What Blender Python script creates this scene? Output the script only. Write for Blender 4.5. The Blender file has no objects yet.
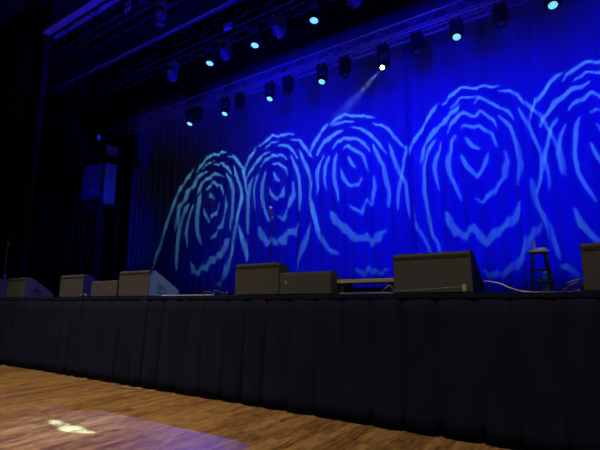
# Concert stage seen from the auditorium floor
GOBOS = [
(-10.0, (-11.9, 7.0, 5.0), [
 [(-0.0606,0.1257),(-0.0567,0.0880),(-0.0118,0.0469),(-0.0045,0.0484),(-0.0280,0.0881),(-0.0514,0.1240)],
 [(-0.0996,0.0310),(-0.0972,-0.0038),(-0.0488,-0.0652),(-0.0052,-0.0511),(0.0258,-0.0476),(0.0486,0.0004),(0.0400,0.0059),(0.0020,-0.0288),(-0.0255,-0.0304),(-0.0456,-0.0481),(-0.0739,-0.0068),(-0.0912,0.0286)],
 [(-0.0895,0.1412),(-0.0480,0.1542),(-0.0166,0.1633),(0.0143,0.1332),(0.0403,0.1226),(0.0726,0.0530),(0.0795,0.0518),(0.0648,0.1237),(0.0280,0.1491),(-0.0224,0.1917),(-0.0677,0.1753),(-0.0956,0.1470)],
 [(-0.1428,0.1502),(-0.1604,0.1177),(-0.1655,0.0808),(-0.1704,0.0244),(-0.1658,-0.0106),(-0.1595,-0.0444),(-0.1485,-0.0747),(-0.1268,-0.1116),(-0.0925,-0.1552),(-0.0859,-0.1562),(-0.1049,-0.1158),(-0.1182,-0.0829),(-0.1281,-0.0560),(-0.1291,-0.0259),(-0.1340,0.0073),(-0.1306,0.0631),(-0.1256,0.0996),(-0.1340,0.1456)],
 [(0.0941,0.0357),(0.0937,-0.0219),(0.0706,-0.0708),(0.0538,-0.1166),(0.0313,-0.1215),(-0.0023,-0.1427),(-0.0281,-0.1597),(-0.0231,-0.1640),(0.0153,-0.1571),(0.0509,-0.1384),(0.0793,-0.1329),(0.0970,-0.0847),(0.1180,-0.0323),(0.1013,0.0335)],
 [(-0.1727,0.1436),(-0.1439,0.1705),(-0.1271,0.2056),(-0.0524,0.2204),(0.0045,0.2307),(0.0753,0.1826),(0.0793,0.1870),(0.0036,0.2529),(-0.0739,0.2513),(-0.1504,0.2287),(-0.1688,0.1878),(-0.1796,0.1486)],
 [(-0.3023,-0.0055),(-0.2911,0.0174),(-0.2882,0.0472),(-0.3017,0.1145),(-0.2554,0.1378),(-0.2451,0.1928),(-0.1960,0.2080),(-0.1694,0.2642),(-0.1337,0.2805),(-0.0927,0.2848),(-0.0962,0.2940),(-0.1512,0.3077),(-0.1994,0.2900),(-0.2285,0.2368),(-0.2774,0.2190),(-0.2886,0.1631),(-0.3286,0.1318),(-0.3200,0.0627),(-0.3181,0.0319),(-0.3089,-0.0020)],
 [(-0.0268,0.3238),(0.0590,0.3003),(0.1152,0.2395),(0.1669,0.1671),(0.1751,0.1675),(0.1429,0.2484),(0.0653,0.3234),(-0.0290,0.3319)],
 [(-0.1505,0.3262),(-0.0949,0.3524),(-0.0178,0.3706),(-0.0208,0.3761),(-0.1078,0.3702),(-0.1558,0.3318)],
 [(-0.2059,0.3110),(-0.1680,0.3539),(-0.0998,0.4058),(-0.0516,0.4270),(0.0188,0.3998),(0.0652,0.4132),(0.1356,0.3942),(0.1366,0.4013),(0.0588,0.4437),(0.0091,0.4335),(-0.0645,0.4585),(-0.1265,0.4357),(-0.1896,0.3733),(-0.2125,0.3162)],
 [(0.1226,0.3513),(0.1884,0.3311),(0.2450,0.2407),(0.2876,0.1776),(0.2894,0.1241),(0.2927,0.0709),(0.2996,0.0139),(0.3112,-0.0406),(0.3200,-0.0430),(0.3249,0.0074),(0.3282,0.0619),(0.3225,0.1160),(0.3196,0.1764),(0.2787,0.2492),(0.2055,0.3515),(0.1215,0.3591)],
 [(-0.2414,0.3696),(-0.2765,0.3442),(-0.3031,0.3146),(-0.3254,0.2845),(-0.3471,0.2555),(-0.3622,0.2145),(-0.3718,0.1738),(-0.3802,0.1365),(-0.3865,0.1007),(-0.3910,0.0667),(-0.3947,0.0340),(-0.3945,-0.0105),(-0.3986,-0.0412),(-0.4085,-0.0648),(-0.4069,-0.0920),(-0.4004,-0.1201),(-0.3956,-0.1228),(-0.3916,-0.1005),(-0.3909,-0.0756),(-0.3771,-0.0548),(-0.3749,-0.0215),(-0.3738,0.0221),(-0.3691,0.0533),(-0.3638,0.0868),(-0.3564,0.1216),(-0.3489,0.1590),(-0.3356,0.1966),(-0.3228,0.2374),(-0.3034,0.2658),(-0.2770,0.2922),(-0.2536,0.3243),(-0.2346,0.3637)],
 [(0.0959,0.2132),(0.1316,0.1429),(0.1541,0.0603),(0.1533,0.0066),(0.1464,-0.0424),(0.1386,-0.0813),(0.1315,-0.1173),(0.1225,-0.1303),(0.1237,-0.1734),(0.1312,-0.1769),(0.1500,-0.1444),(0.1654,-0.1347),(0.1710,-0.0959),(0.1798,-0.0563),(0.1843,-0.0054),(0.1944,0.0499),(0.1630,0.1423),(0.1030,0.2146)],
 [(0.1963,0.2481),(0.2020,0.1524),(0.2372,0.0509),(0.2455,-0.0290),(0.2258,-0.0589),(0.2078,-0.0894),(0.1952,-0.1266),(0.1852,-0.1620),(0.1921,-0.1656),(0.2163,-0.1376),(0.2375,-0.1052),(0.2547,-0.0743),(0.2720,-0.0388),(0.2694,0.0450),(0.2331,0.1484),(0.2052,0.2465)],
 [(-0.1951,0.0968),(-0.2218,0.0458),(-0.2312,-0.0032),(-0.2327,-0.0379),(-0.2157,-0.0798),(-0.1975,-0.1193),(-0.1917,-0.1214),(-0.1964,-0.0868),(-0.2076,-0.0487),(-0.2058,-0.0169),(-0.1994,0.0327),(-0.1883,0.0928)],
 [(-0.2344,0.1247),(-0.2599,0.1049),(-0.2750,0.0788),(-0.2821,0.0488),(-0.2878,0.0201),(-0.2853,-0.0130),(-0.2855,-0.0430),(-0.2795,-0.0802),(-0.2748,-0.1148),(-0.2650,-0.1495),(-0.2498,-0.1848),(-0.2438,-0.1873),(-0.2459,-0.1578),(-0.2534,-0.1244),(-0.2548,-0.0920),(-0.2592,-0.0559),(-0.2586,-0.0269),(-0.2607,0.0052),(-0.2552,0.0331),(-0.2459,0.0602),(-0.2347,0.0871),(-0.2275,0.1198)],
 [(-0.1578,-0.1958),(-0.1407,-0.2422),(-0.0942,-0.2714),(-0.0648,-0.2656),(-0.0299,-0.2778),(-0.0069,-0.2657),(0.0265,-0.2682),(0.0812,-0.2707),(0.1065,-0.2407),(0.1215,-0.2080),(0.1101,-0.2006),(0.0694,-0.2169),(0.0454,-0.2401),(-0.0011,-0.2361),(-0.0408,-0.2369),(-0.0563,-0.2492),(-0.0861,-0.2395),(-0.1154,-0.2437),(-0.1136,-0.2457),(-0.1488,-0.1983)],
 [(0.0123,-0.3558),(0.0609,-0.3712),(0.0957,-0.3496),(0.1185,-0.3303),(0.1407,-0.3087),(0.1521,-0.2881),(0.1614,-0.2649),(0.1530,-0.2600),(0.1276,-0.2735),(0.1100,-0.2903),(0.0875,-0.3113),(0.0686,-0.3323),(0.0398,-0.3538),(0.0090,-0.3510)],
 [(0.1973,-0.1733),(0.1989,-0.2162),(0.2073,-0.2585),(0.2263,-0.3106),(0.2343,-0.3402),(0.2473,-0.3708),(0.2546,-0.3733),(0.2604,-0.3487),(0.2596,-0.3199),(0.2386,-0.2667),(0.2275,-0.2240),(0.2063,-0.1756)],
]),
(-7.85, (-8.9, 7.0, 5.0), [
 [(-0.0445,0.1666),(-0.0299,0.1186),(0.0180,0.0778),(0.0264,0.0804),(0.0021,0.1253),(-0.0368,0.1676)],
 [(-0.0778,0.0810),(-0.0678,0.0284),(-0.0071,-0.0160),(0.0504,-0.0094),(0.0602,0.0492),(0.0526,0.0524),(0.0254,0.0077),(-0.0048,0.0058),(-0.0456,0.0326),(-0.0697,0.0800)],
 [(-0.0525,0.2240),(-0.0120,0.2242),(0.0201,0.1883),(0.0605,0.1663),(0.0866,0.0997),(0.0948,0.0991),(0.0840,0.1713),(0.0389,0.2056),(-0.0088,0.2478),(-0.0571,0.2315)],
 [(-0.1203,0.1947),(-0.1402,0.1565),(-0.1553,0.1176),(-0.1490,0.0774),(-0.1478,0.0409),(-0.1313,0.0024),(-0.1167,-0.0329),(-0.0969,-0.0687),(-0.0617,-0.1038),(-0.0554,-0.1033),(-0.0740,-0.0685),(-0.0895,-0.0355),(-0.1042,-0.0012),(-0.1160,0.0339),(-0.1175,0.0680),(-0.1171,0.1033),(-0.1112,0.1434),(-0.1121,0.1909)],
 [(0.1284,0.0558),(0.1201,-0.0081),(0.0973,-0.0328),(0.0833,-0.0602),(0.0610,-0.0798),(0.0350,-0.1154),(-0.0025,-0.0932),(-0.0063,-0.0965),(0.0472,-0.1315),(0.0842,-0.0934),(0.1096,-0.0749),(0.1299,-0.0483),(0.1465,-0.0167),(0.1363,0.0537)],
 [(-0.1715,0.2440),(-0.1028,0.2817),(-0.0381,0.2896),(0.0396,0.2705),(0.0856,0.2324),(0.0913,0.2360),(0.0477,0.2919),(-0.0473,0.3193),(-0.1229,0.3058),(-0.1774,0.2494)],
 [(-0.2832,0.1829),(-0.2541,0.2275),(-0.2056,0.2795),(-0.1478,0.3290),(-0.0737,0.3517),(-0.0782,0.3598),(-0.1684,0.3540),(-0.2315,0.3014),(-0.2759,0.2423),(-0.2902,0.1869)],
 [(-0.0124,0.3761),(0.0905,0.3459),(0.1313,0.2912),(0.1931,0.2023),(0.2004,0.2039),(0.1573,0.3005),(0.1000,0.3711),(-0.0137,0.3847)],
 [(-0.1449,0.3852),(-0.0743,0.4203),(0.0205,0.4274),(0.0185,0.4337),(-0.0853,0.4386),(-0.1495,0.3903)],
 [(-0.2076,0.4319),(-0.1272,0.4535),(-0.0559,0.4929),(0.0102,0.4525),(0.1018,0.4642),(0.1834,0.4312),(0.1858,0.4381),(0.1004,0.4912),(0.0063,0.4857),(-0.0684,0.5274),(-0.1470,0.4797),(-0.2124,0.4382)],
 [(0.1416,0.3905),(0.2234,0.3645),(0.2580,0.2905),(0.3061,0.2019),(0.3481,0.1570),(0.3545,0.1595),(0.3282,0.2085),(0.2899,0.2993),(0.2371,0.3824),(0.1417,0.3985)],
 [(-0.3204,0.2356),(-0.3037,0.2800),(-0.2817,0.3359),(-0.2468,0.3967),(-0.2243,0.4391),(-0.2314,0.4454),(-0.2705,0.4157),(-0.3123,0.3567),(-0.3290,0.2940),(-0.3270,0.2387)],
 [(0.1269,0.2557),(0.1468,0.1653),(0.1593,0.1176),(0.1726,0.0741),(0.1721,0.0238),(0.1708,-0.0231),(0.1674,-0.0550),(0.1627,-0.0854),(0.1649,-0.1211),(0.1724,-0.1232),(0.1861,-0.0922),(0.1969,-0.0637),(0.2027,-0.0311),(0.2023,0.0172),(0.2027,0.0700),(0.1941,0.1165),(0.1758,0.1655),(0.1352,0.2560)],
 [(0.2178,0.2728),(0.2303,0.1884),(0.2478,0.1279),(0.2641,0.0735),(0.2720,0.0331),(0.2734,-0.0039),(0.2596,-0.0341),(0.2476,-0.0665),(0.2472,-0.1051),(0.2496,-0.1413),(0.2640,-0.1917),(0.2863,-0.2382),(0.2920,-0.2387),(0.2883,-0.1934),(0.2757,-0.1441),(0.2781,-0.1100),(0.2733,-0.0729),(0.2876,-0.0445),(0.3041,-0.0115),(0.3024,0.0293),(0.2979,0.0723),(0.2812,0.1292),(0.2607,0.1895),(0.2280,0.2730)],
 [(-0.1902,0.2002),(-0.2083,0.1622),(-0.2197,0.1226),(-0.2134,0.0832),(-0.2061,0.0460),(-0.1759,-0.0202),(-0.1695,-0.0213),(-0.1838,0.0412),(-0.1886,0.0758),(-0.1932,0.1123),(-0.1858,0.1516),(-0.1826,0.1965)],
 [(-0.2293,0.1973),(-0.2618,0.1354),(-0.2640,0.0984),(-0.2659,0.0635),(-0.2532,0.0212),(-0.2455,-0.0158),(-0.2403,-0.0457),(-0.2332,-0.0755),(-0.2108,-0.1280),(-0.2042,-0.1295),(-0.2108,-0.0811),(-0.2141,-0.0537),(-0.2148,-0.0244),(-0.2241,0.0140),(-0.2326,0.0531),(-0.2307,0.0857),(-0.2359,0.1232),(-0.2212,0.1931)],
 [(-0.1418,-0.1049),(-0.1355,-0.1449),(-0.0809,-0.2002),(-0.0379,-0.2023),(-0.0043,-0.2191),(0.0529,-0.2275),(0.0875,-0.2037),(0.1310,-0.2089),(0.1567,-0.1710),(0.1467,-0.1655),(0.1030,-0.1832),(0.0573,-0.1735),(0.0204,-0.1975),(-0.0002,-0.1958),(-0.0414,-0.1745),(-0.0583,-0.1827),(-0.0949,-0.1442),(-0.1289,-0.1064)],
 [(0.1182,-0.3300),(0.1494,-0.3074),(0.1777,-0.2808),(0.1965,-0.2599),(0.2197,-0.2398),(0.2352,-0.2187),(0.2489,-0.1949),(0.2418,-0.1912),(0.2113,-0.2066),(0.1913,-0.2263),(0.1699,-0.2479),(0.1524,-0.2694),(0.1253,-0.2971),(0.1118,-0.3273)],
 [(-0.2876,-0.0706),(-0.2630,-0.1170),(-0.2277,-0.1644),(-0.2132,-0.1944),(-0.1925,-0.2249),(-0.1856,-0.2261),(-0.1887,-0.1989),(-0.1991,-0.1675),(-0.2365,-0.1182),(-0.2803,-0.0709)],
 [(-0.3092,0.1096),(-0.3170,0.0781),(-0.3205,0.0465),(-0.3212,0.0123),(-0.3221,-0.0198),(-0.3189,-0.0516),(-0.3208,-0.0854),(-0.3201,-0.1183),(-0.3139,-0.1544),(-0.3030,-0.1895),(-0.2972,-0.1913),(-0.2936,-0.1609),(-0.2972,-0.1261),(-0.2951,-0.0947),(-0.2940,-0.0607),(-0.2967,-0.0292),(-0.2957,0.0027),(-0.2929,0.0357),(-0.2960,0.0696),(-0.3028,0.1070)],
]),
(-6.0, (-5.9, 7.0, 5.05), [
 [(-0.0592,0.1672),(-0.0433,0.1191),(0.0036,0.0743),(0.0113,0.0776),(-0.0169,0.1285),(-0.0510,0.1691)],
 [(-0.1187,0.1012),(-0.1018,0.0378),(-0.0541,-0.0107),(0.0256,-0.0224),(0.0503,0.0243),(0.0436,0.0271),(0.0151,-0.0066),(-0.0412,0.0051),(-0.0750,0.0445),(-0.1105,0.1022)],
 [(-0.1039,0.2191),(-0.0573,0.2306),(-0.0067,0.1851),(0.0482,0.1564),(0.0691,0.1136),(0.0907,0.0556),(0.0969,0.0562),(0.0883,0.1165),(0.0701,0.1706),(0.0091,0.2046),(-0.0552,0.2534),(-0.1084,0.2254)],
 [(-0.1541,0.2057),(-0.1716,0.1652),(-0.1795,0.1230),(-0.1751,0.0782),(-0.1703,0.0361),(-0.1546,0.0016),(-0.1377,-0.0290),(-0.1136,-0.0798),(-0.1062,-0.0795),(-0.1166,-0.0279),(-0.1265,0.0039),(-0.1400,0.0354),(-0.1448,0.0745),(-0.1455,0.1160),(-0.1440,0.1568),(-0.1444,0.2025)],
 [(0.1277,0.0225),(0.1195,-0.0288),(0.1026,-0.0599),(0.0922,-0.1025),(0.0774,-0.0803),(0.0456,-0.0988),(0.0263,-0.1300),(-0.0002,-0.1135),(-0.0419,-0.0951),(-0.0456,-0.0977),(-0.0137,-0.1245),(0.0352,-0.1445),(0.0676,-0.1083),(0.0733,-0.0968),(0.1095,-0.1160),(0.1282,-0.0650),(0.1407,-0.0313),(0.1340,0.0223)],
 [(-0.1958,0.2237),(-0.1518,0.2707),(-0.0939,0.2915),(-0.0380,0.2813),(0.0463,0.2497),(0.0861,0.2037),(0.1165,0.1645),(0.1223,0.1664),(0.1055,0.2136),(0.0611,0.2722),(-0.0343,0.3081),(-0.1047,0.3193),(-0.1724,0.2897),(-0.2026,0.2279)],
 [(-0.3307,0.2060),(-0.2975,0.2564),(-0.2510,0.3011),(-0.1889,0.3349),(-0.1431,0.3518),(-0.1005,0.3790),(-0.1055,0.3879),(-0.1607,0.3810),(-0.2155,0.3690),(-0.2797,0.3275),(-0.3278,0.2750),(-0.3395,0.2100)],
 [(-0.0368,0.3868),(0.0538,0.3463),(0.1229,0.2836),(0.1783,0.2145),(0.2038,0.1725),(0.2314,0.1339),(0.2371,0.1362),(0.2210,0.1796),(0.2007,0.2269),(0.1450,0.3027),(0.0636,0.3676),(-0.0359,0.3942)],
 [(-0.2100,0.4337),(-0.1494,0.4454),(-0.0815,0.4450),(0.0193,0.4245),(0.0197,0.4299),(-0.0840,0.4678),(-0.1584,0.4659),(-0.2134,0.4391)],
 [(-0.2402,0.4500),(-0.1720,0.4911),(-0.0950,0.5192),(-0.0025,0.4707),(0.0764,0.4588),(0.1318,0.4338),(0.1892,0.4149),(0.1915,0.4210),(0.1396,0.4581),(0.0788,0.4884),(-0.0003,0.4977),(-0.0998,0.5493),(-0.1918,0.5187),(-0.2460,0.4558)],
 [(0.1669,0.3704),(0.2315,0.3354),(0.2833,0.2812),(0.3154,0.2056),(0.3423,0.1705),(0.3693,0.1399),(0.3748,0.1433),(0.3597,0.1811),(0.3383,0.2172),(0.3040,0.2947),(0.2453,0.3567),(0.1691,0.3788)],
 [(-0.3980,0.2083),(-0.3819,0.2474),(-0.3744,0.2911),(-0.3560,0.3311),(-0.3342,0.3715),(-0.2856,0.4277),(-0.2588,0.4851),(-0.2662,0.4912),(-0.3104,0.4484),(-0.3632,0.3930),(-0.3871,0.3497),(-0.4044,0.3055),(-0.4079,0.2573),(-0.4058,0.2110)],
 [(0.1434,0.2113),(0.1502,0.1667),(0.1609,0.1257),(0.1892,0.0683),(0.1881,0.0259),(0.1902,-0.0159),(0.1951,-0.0447),(0.2005,-0.0690),(0.1902,-0.0964),(0.1853,-0.1251),(0.1907,-0.1260),(0.2098,-0.1002),(0.2251,-0.0701),(0.2191,-0.0416),(0.2149,-0.0143),(0.2159,0.0263),(0.2147,0.0727),(0.1882,0.1335),(0.1746,0.1723),(0.1510,0.2129)],
 [(0.2620,0.2060),(0.2598,0.1569),(0.2648,0.1120),(0.2732,0.0638),(0.2805,0.0188),(0.2942,-0.0124),(0.3057,-0.0390),(0.2979,-0.0786),(0.2912,-0.1172),(0.2932,-0.1443),(0.2939,-0.1702),(0.3021,-0.1959),(0.3145,-0.2178),(0.3250,-0.2425),(0.3378,-0.2650),(0.3419,-0.2638),(0.3393,-0.2387),(0.3325,-0.2129),(0.3210,-0.1906),(0.3116,-0.1668),(0.3143,-0.1422),(0.3145,-0.1163),(0.3196,-0.0788),(0.3272,-0.0364),(0.3155,-0.0054),(0.3031,0.0240),(0.2969,0.0676),(0.2902,0.1157),(0.2854,0.1600),(0.2698,0.2070)],
 [(-0.2197,0.1993),(-0.2391,0.1594),(-0.2520,0.1182),(-0.2460,0.0730),(-0.2404,0.0308),(-0.2084,-0.0155),(-0.2036,-0.0151),(-0.2202,0.0305),(-0.2227,0.0698),(-0.2247,0.1114),(-0.2177,0.1514),(-0.2127,0.1966)],
 [(-0.2650,0.2039),(-0.3051,0.1584),(-0.3231,0.0974),(-0.2947,0.0245),(-0.2821,-0.0322),(-0.2763,-0.0330),(-0.2720,0.0222),(-0.2929,0.0917),(-0.2796,0.1471),(-0.2577,0.1997)],
 [(-0.3175,-0.0605),(-0.3104,-0.0951),(-0.2959,-0.1277),(-0.2694,-0.1679),(-0.2447,-0.2056),(-0.2107,-0.2324),(-0.1797,-0.2580),(-0.1376,-0.2731),(-0.0956,-0.2821),(-0.0921,-0.2789),(-0.1248,-0.2613),(-0.1610,-0.2480),(-0.1880,-0.2253),(-0.2175,-0.2004),(-0.2399,-0.1649),(-0.2611,-0.1251),(-0.2780,-0.0939),(-0.3077,-0.0602)],
 [(-0.1731,-0.1145),(-0.1647,-0.1428),(-0.1419,-0.1711),(-0.0928,-0.1943),(-0.0520,-0.2176),(-0.0008,-0.2444),(0.0438,-0.2336),(0.0884,-0.2573),(0.1262,-0.2366),(0.1384,-0.2217),(0.1661,-0.2126),(0.1645,-0.2066),(0.1223,-0.2051),(0.0978,-0.2243),(0.0992,-0.2338),(0.0541,-0.2089),(0.0077,-0.2209),(-0.0205,-0.1994),(-0.0636,-0.1717),(-0.1103,-0.1531),(-0.1269,-0.1344),(-0.1614,-0.1119)],
 [(-0.0139,-0.3250),(0.0280,-0.3393),(0.0624,-0.3300),(0.0932,-0.3376),(0.1505,-0.3249),(0.1496,-0.3205),(0.0969,-0.3214),(0.0633,-0.3117),(0.0277,-0.3225),(-0.0106,-0.3208)],
]),
(-3.9, (-2.3, 7.0, 5.1), [
 [(-0.0602,0.1290),(-0.0514,0.0997),(-0.0328,0.0810),(0.0086,0.0735),(0.0111,0.0789),(-0.0209,0.1005),(-0.0332,0.1153),(-0.0548,0.1329)],
 [(-0.0915,0.0510),(-0.0870,0.0201),(-0.0679,-0.0142),(-0.0461,-0.0332),(-0.0181,-0.0525),(0.0189,-0.0177),(0.0381,0.0192),(0.0457,0.0582),(0.0409,0.0594),(0.0227,0.0241),(0.0050,-0.0085),(-0.0201,-0.0335),(-0.0296,-0.0173),(-0.0489,0.0001),(-0.0697,0.0293),(-0.0862,0.0532)],
 [(-0.0890,0.1848),(-0.0589,0.1935),(-0.0216,0.1836),(0.0095,0.1921),(0.0320,0.1622),(0.0604,0.1494),(0.0678,0.1153),(0.0821,0.0835),(0.0859,0.0855),(0.0800,0.1208),(0.0730,0.1610),(0.0427,0.1779),(0.0157,0.2109),(-0.0211,0.2031),(-0.0606,0.2107),(-0.0914,0.1895)],
 [(-0.1197,0.1518),(-0.1458,0.1122),(-0.1535,0.0630),(-0.1664,0.0156),(-0.1624,-0.0171),(-0.1570,-0.0477),(-0.1328,-0.0847),(-0.1155,-0.1116),(-0.0892,-0.1460),(-0.0849,-0.1438),(-0.0995,-0.1035),(-0.1158,-0.0758),(-0.1361,-0.0402),(-0.1396,-0.0135),(-0.1430,0.0144),(-0.1289,0.0591),(-0.1279,0.1072),(-0.1142,0.1489)],
 [(0.1104,0.0717),(0.1072,0.0310),(0.0917,-0.0054),(0.0918,-0.0327),(0.0638,-0.0586),(0.0386,-0.0933),(0.0145,-0.1129),(0.0005,-0.1324),(-0.0261,-0.1266),(-0.0285,-0.1302),(0.0003,-0.1441),(0.0256,-0.1231),(0.0503,-0.1016),(0.0740,-0.0663),(0.1048,-0.0377),(0.1084,-0.0053),(0.1217,0.0318),(0.1147,0.0730)],
 [(-0.1686,0.1613),(-0.1353,0.2088),(-0.1016,0.2556),(-0.0638,0.2727),(-0.0325,0.2512),(0.0011,0.2504),(0.0252,0.2759),(0.0474,0.2484),(0.0714,0.2264),(0.0952,0.1743),(0.0989,0.1765),(0.0838,0.2369),(0.0582,0.2635),(0.0265,0.2954),(-0.0062,0.2733),(-0.0272,0.2727),(-0.0643,0.2981),(-0.1175,0.2766),(-0.1525,0.2208),(-0.1730,0.1637)],
 [(-0.3238,-0.0157),(-0.3034,0.0291),(-0.3011,0.0730),(-0.2623,0.1253),(-0.2361,0.1848),(-0.1871,0.2106),(-0.1492,0.2659),(-0.1103,0.3043),(-0.0895,0.3441),(-0.0941,0.3495),(-0.1271,0.3243),(-0.1713,0.2875),(-0.2060,0.2300),(-0.2585,0.2033),(-0.2880,0.1389),(-0.3248,0.0814),(-0.3254,0.0327),(-0.3300,-0.0146)],
 [(-0.0080,0.3411),(0.0248,0.3686),(0.0717,0.3268),(0.1117,0.2871),(0.1413,0.2704),(0.1576,0.2429),(0.1719,0.2124),(0.1755,0.2147),(0.1685,0.2517),(0.1510,0.2857),(0.1200,0.3035),(0.0814,0.3446),(0.0251,0.3900),(-0.0114,0.3463)],
 [(-0.1529,0.3178),(-0.1079,0.3658),(-0.0821,0.3845),(-0.0325,0.3825),(0.0139,0.3916),(0.0134,0.3956),(-0.0337,0.3972),(-0.0865,0.4017),(-0.1170,0.3773),(-0.1559,0.3210)],
 [(-0.2081,0.3468),(-0.1622,0.3965),(-0.1139,0.4468),(-0.0593,0.4642),(0.0068,0.4361),(0.0636,0.4503),(0.0993,0.4257),(0.1434,0.4321),(0.1433,0.4369),(0.1020,0.4441),(0.0644,0.4731),(0.0064,0.4573),(-0.0609,0.4890),(-0.1278,0.4733),(-0.1765,0.4120),(-0.2128,0.3511)],
 [(0.1258,0.3946),(0.1708,0.3909),(0.2017,0.3533),(0.2172,0.3104),(0.2381,0.2774),(0.2534,0.2515),(0.2659,0.2263),(0.2694,0.2006),(0.2744,0.1754),(0.2799,0.1464),(0.2867,0.1208),(0.2886,0.0958),(0.2917,0.0731),(0.2878,0.0439),(0.2848,0.0158),(0.2837,-0.0104),(0.2862,-0.0095),(0.2927,0.0182),(0.2973,0.0467),(0.3018,0.0772),(0.2998,0.1021),(0.2975,0.1277),(0.2912,0.1544),(0.2860,0.1830),(0.2830,0.2088),(0.2784,0.2369),(0.2636,0.2629),(0.2499,0.2916),(0.2303,0.3245),(0.2141,0.3687),(0.1761,0.4107),(0.1258,0.4007)],
 [(-0.4070,-0.2685),(-0.4069,-0.2390),(-0.4130,-0.2093),(-0.4186,-0.1786),(-0.4174,-0.1364),(-0.4154,-0.0911),(-0.4161,-0.0580),(-0.4176,-0.0236),(-0.4116,0.0122),(-0.4089,0.0491),(-0.3761,0.1113),(-0.3488,0.1679),(-0.3090,0.2310),(-0.2829,0.2868),(-0.2619,0.3347),(-0.2455,0.3874),(-0.2516,0.3919),(-0.2827,0.3485),(-0.3040,0.3000),(-0.3311,0.2445),(-0.3707,0.1799),(-0.3998,0.1217),(-0.4301,0.0555),(-0.4380,0.0163),(-0.4408,-0.0216),(-0.4390,-0.0572),(-0.4388,-0.0907),(-0.4389,-0.1364),(-0.4396,-0.1801),(-0.4331,-0.2124),(-0.4239,-0.2420),(-0.4117,-0.2694)],
 [(0.1077,0.2471),(0.1269,0.2050),(0.1424,0.1794),(0.1481,0.1313),(0.1520,0.0960),(0.1514,0.0567),(0.1534,0.0235),(0.1408,-0.0207),(0.1334,-0.0601),(0.1372,-0.0601),(0.1529,-0.0212),(0.1684,0.0254),(0.1666,0.0612),(0.1692,0.1010),(0.1645,0.1378),(0.1590,0.1891),(0.1402,0.2182),(0.1120,0.2513)],
 [(0.1960,0.2891),(0.2000,0.2389),(0.2083,0.2051),(0.2145,0.1739),(0.2175,0.1420),(0.2238,0.1058),(0.2312,0.0696),(0.2318,0.0432),(0.2317,0.0170),(0.2302,-0.0047),(0.2315,-0.0243),(0.2244,-0.0558),(0.2268,-0.0556),(0.2402,-0.0227),(0.2423,-0.0005),(0.2446,0.0219),(0.2439,0.0478),(0.2451,0.0768),(0.2377,0.1138),(0.2323,0.1495),(0.2277,0.1803),(0.2226,0.2136),(0.2134,0.2471),(0.1996,0.2909)],
 [(-0.2015,0.1124),(-0.2198,0.0654),(-0.2387,0.0212),(-0.2397,-0.0360),(-0.2236,-0.0778),(-0.2021,-0.1228),(-0.1980,-0.1216),(-0.2072,-0.0731),(-0.2194,-0.0335),(-0.2187,0.0180),(-0.2032,0.0604),(-0.1965,0.1111)],
 [(-0.2406,0.1326),(-0.2728,0.0859),(-0.2885,0.0494),(-0.3019,-0.0015),(-0.3059,-0.0504),(-0.2920,-0.1013),(-0.2928,-0.1347),(-0.2720,-0.1783),(-0.2566,-0.2176),(-0.2412,-0.2542),(-0.2287,-0.2785),(-0.2179,-0.3031),(-0.1895,-0.3185),(-0.1832,-0.3353),(-0.1731,-0.3510),(-0.1698,-0.3497),(-0.1702,-0.3303),(-0.1759,-0.3106),(-0.2035,-0.2947),(-0.2128,-0.2724),(-0.2228,-0.2474),(-0.2389,-0.2119),(-0.2518,-0.1720),(-0.2720,-0.1305),(-0.2707,-0.0986),(-0.2850,-0.0491),(-0.2800,-0.0044),(-0.2662,0.0432),(-0.2534,0.0778),(-0.2351,0.1300)],
 [(-0.1602,-0.2044),(-0.1592,-0.2295),(-0.1461,-0.2486),(-0.1193,-0.2705),(-0.0663,-0.2675),(-0.0405,-0.2418),(-0.0253,-0.2595),(0.0061,-0.2686),(0.0353,-0.2426),(0.0506,-0.2228),(0.0701,-0.2080),(0.0924,-0.1921),(0.1187,-0.1637),(0.1309,-0.1370),(0.1336,-0.1117),(0.1279,-0.1112),(0.1114,-0.1356),(0.1001,-0.1567),(0.0788,-0.1795),(0.0591,-0.1943),(0.0363,-0.2111),(0.0168,-0.2327),(0.0069,-0.2470),(-0.0016,-0.2374),(-0.0346,-0.2145),(-0.0724,-0.2466),(-0.1004,-0.2457),(-0.1168,-0.2301),(-0.1278,-0.2132),(-0.1515,-0.2000)],
 [(-0.0167,-0.3304),(0.0032,-0.3469),(0.0284,-0.3373),(0.0482,-0.3270),(0.0697,-0.3125),(0.0911,-0.2962),(0.1059,-0.2784),(0.1182,-0.2613),(0.1314,-0.2392),(0.1441,-0.2192),(0.1663,-0.1922),(0.1847,-0.1615),(0.1811,-0.1596),(0.1543,-0.1855),(0.1282,-0.2138),(0.1143,-0.2380),(0.1027,-0.2590),(0.0900,-0.2743),(0.0803,-0.2883),(0.0622,-0.3010),(0.0426,-0.3147),(0.0251,-0.3231),(0.0122,-0.3326),(-0.0126,-0.3265)],
 [(0.1824,-0.0294),(0.1762,-0.0543),(0.1731,-0.0779),(0.1742,-0.0998),(0.1756,-0.1210),(0.1806,-0.1372),(0.1866,-0.1503),(0.1929,-0.1764),(0.1947,-0.1953),(0.1960,-0.2142),(0.1986,-0.2285),(0.2049,-0.2399),(0.2078,-0.2382),(0.2096,-0.2221),(0.2099,-0.2066),(0.2082,-0.1884),(0.2069,-0.1684),(0.2026,-0.1398),(0.1964,-0.1256),(0.1906,-0.1122),(0.1902,-0.0927),(0.1887,-0.0722),(0.1885,-0.0508),(0.1868,-0.0283)],
]),
(-1.9, (0.45, 7.0, 5.0), [
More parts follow.
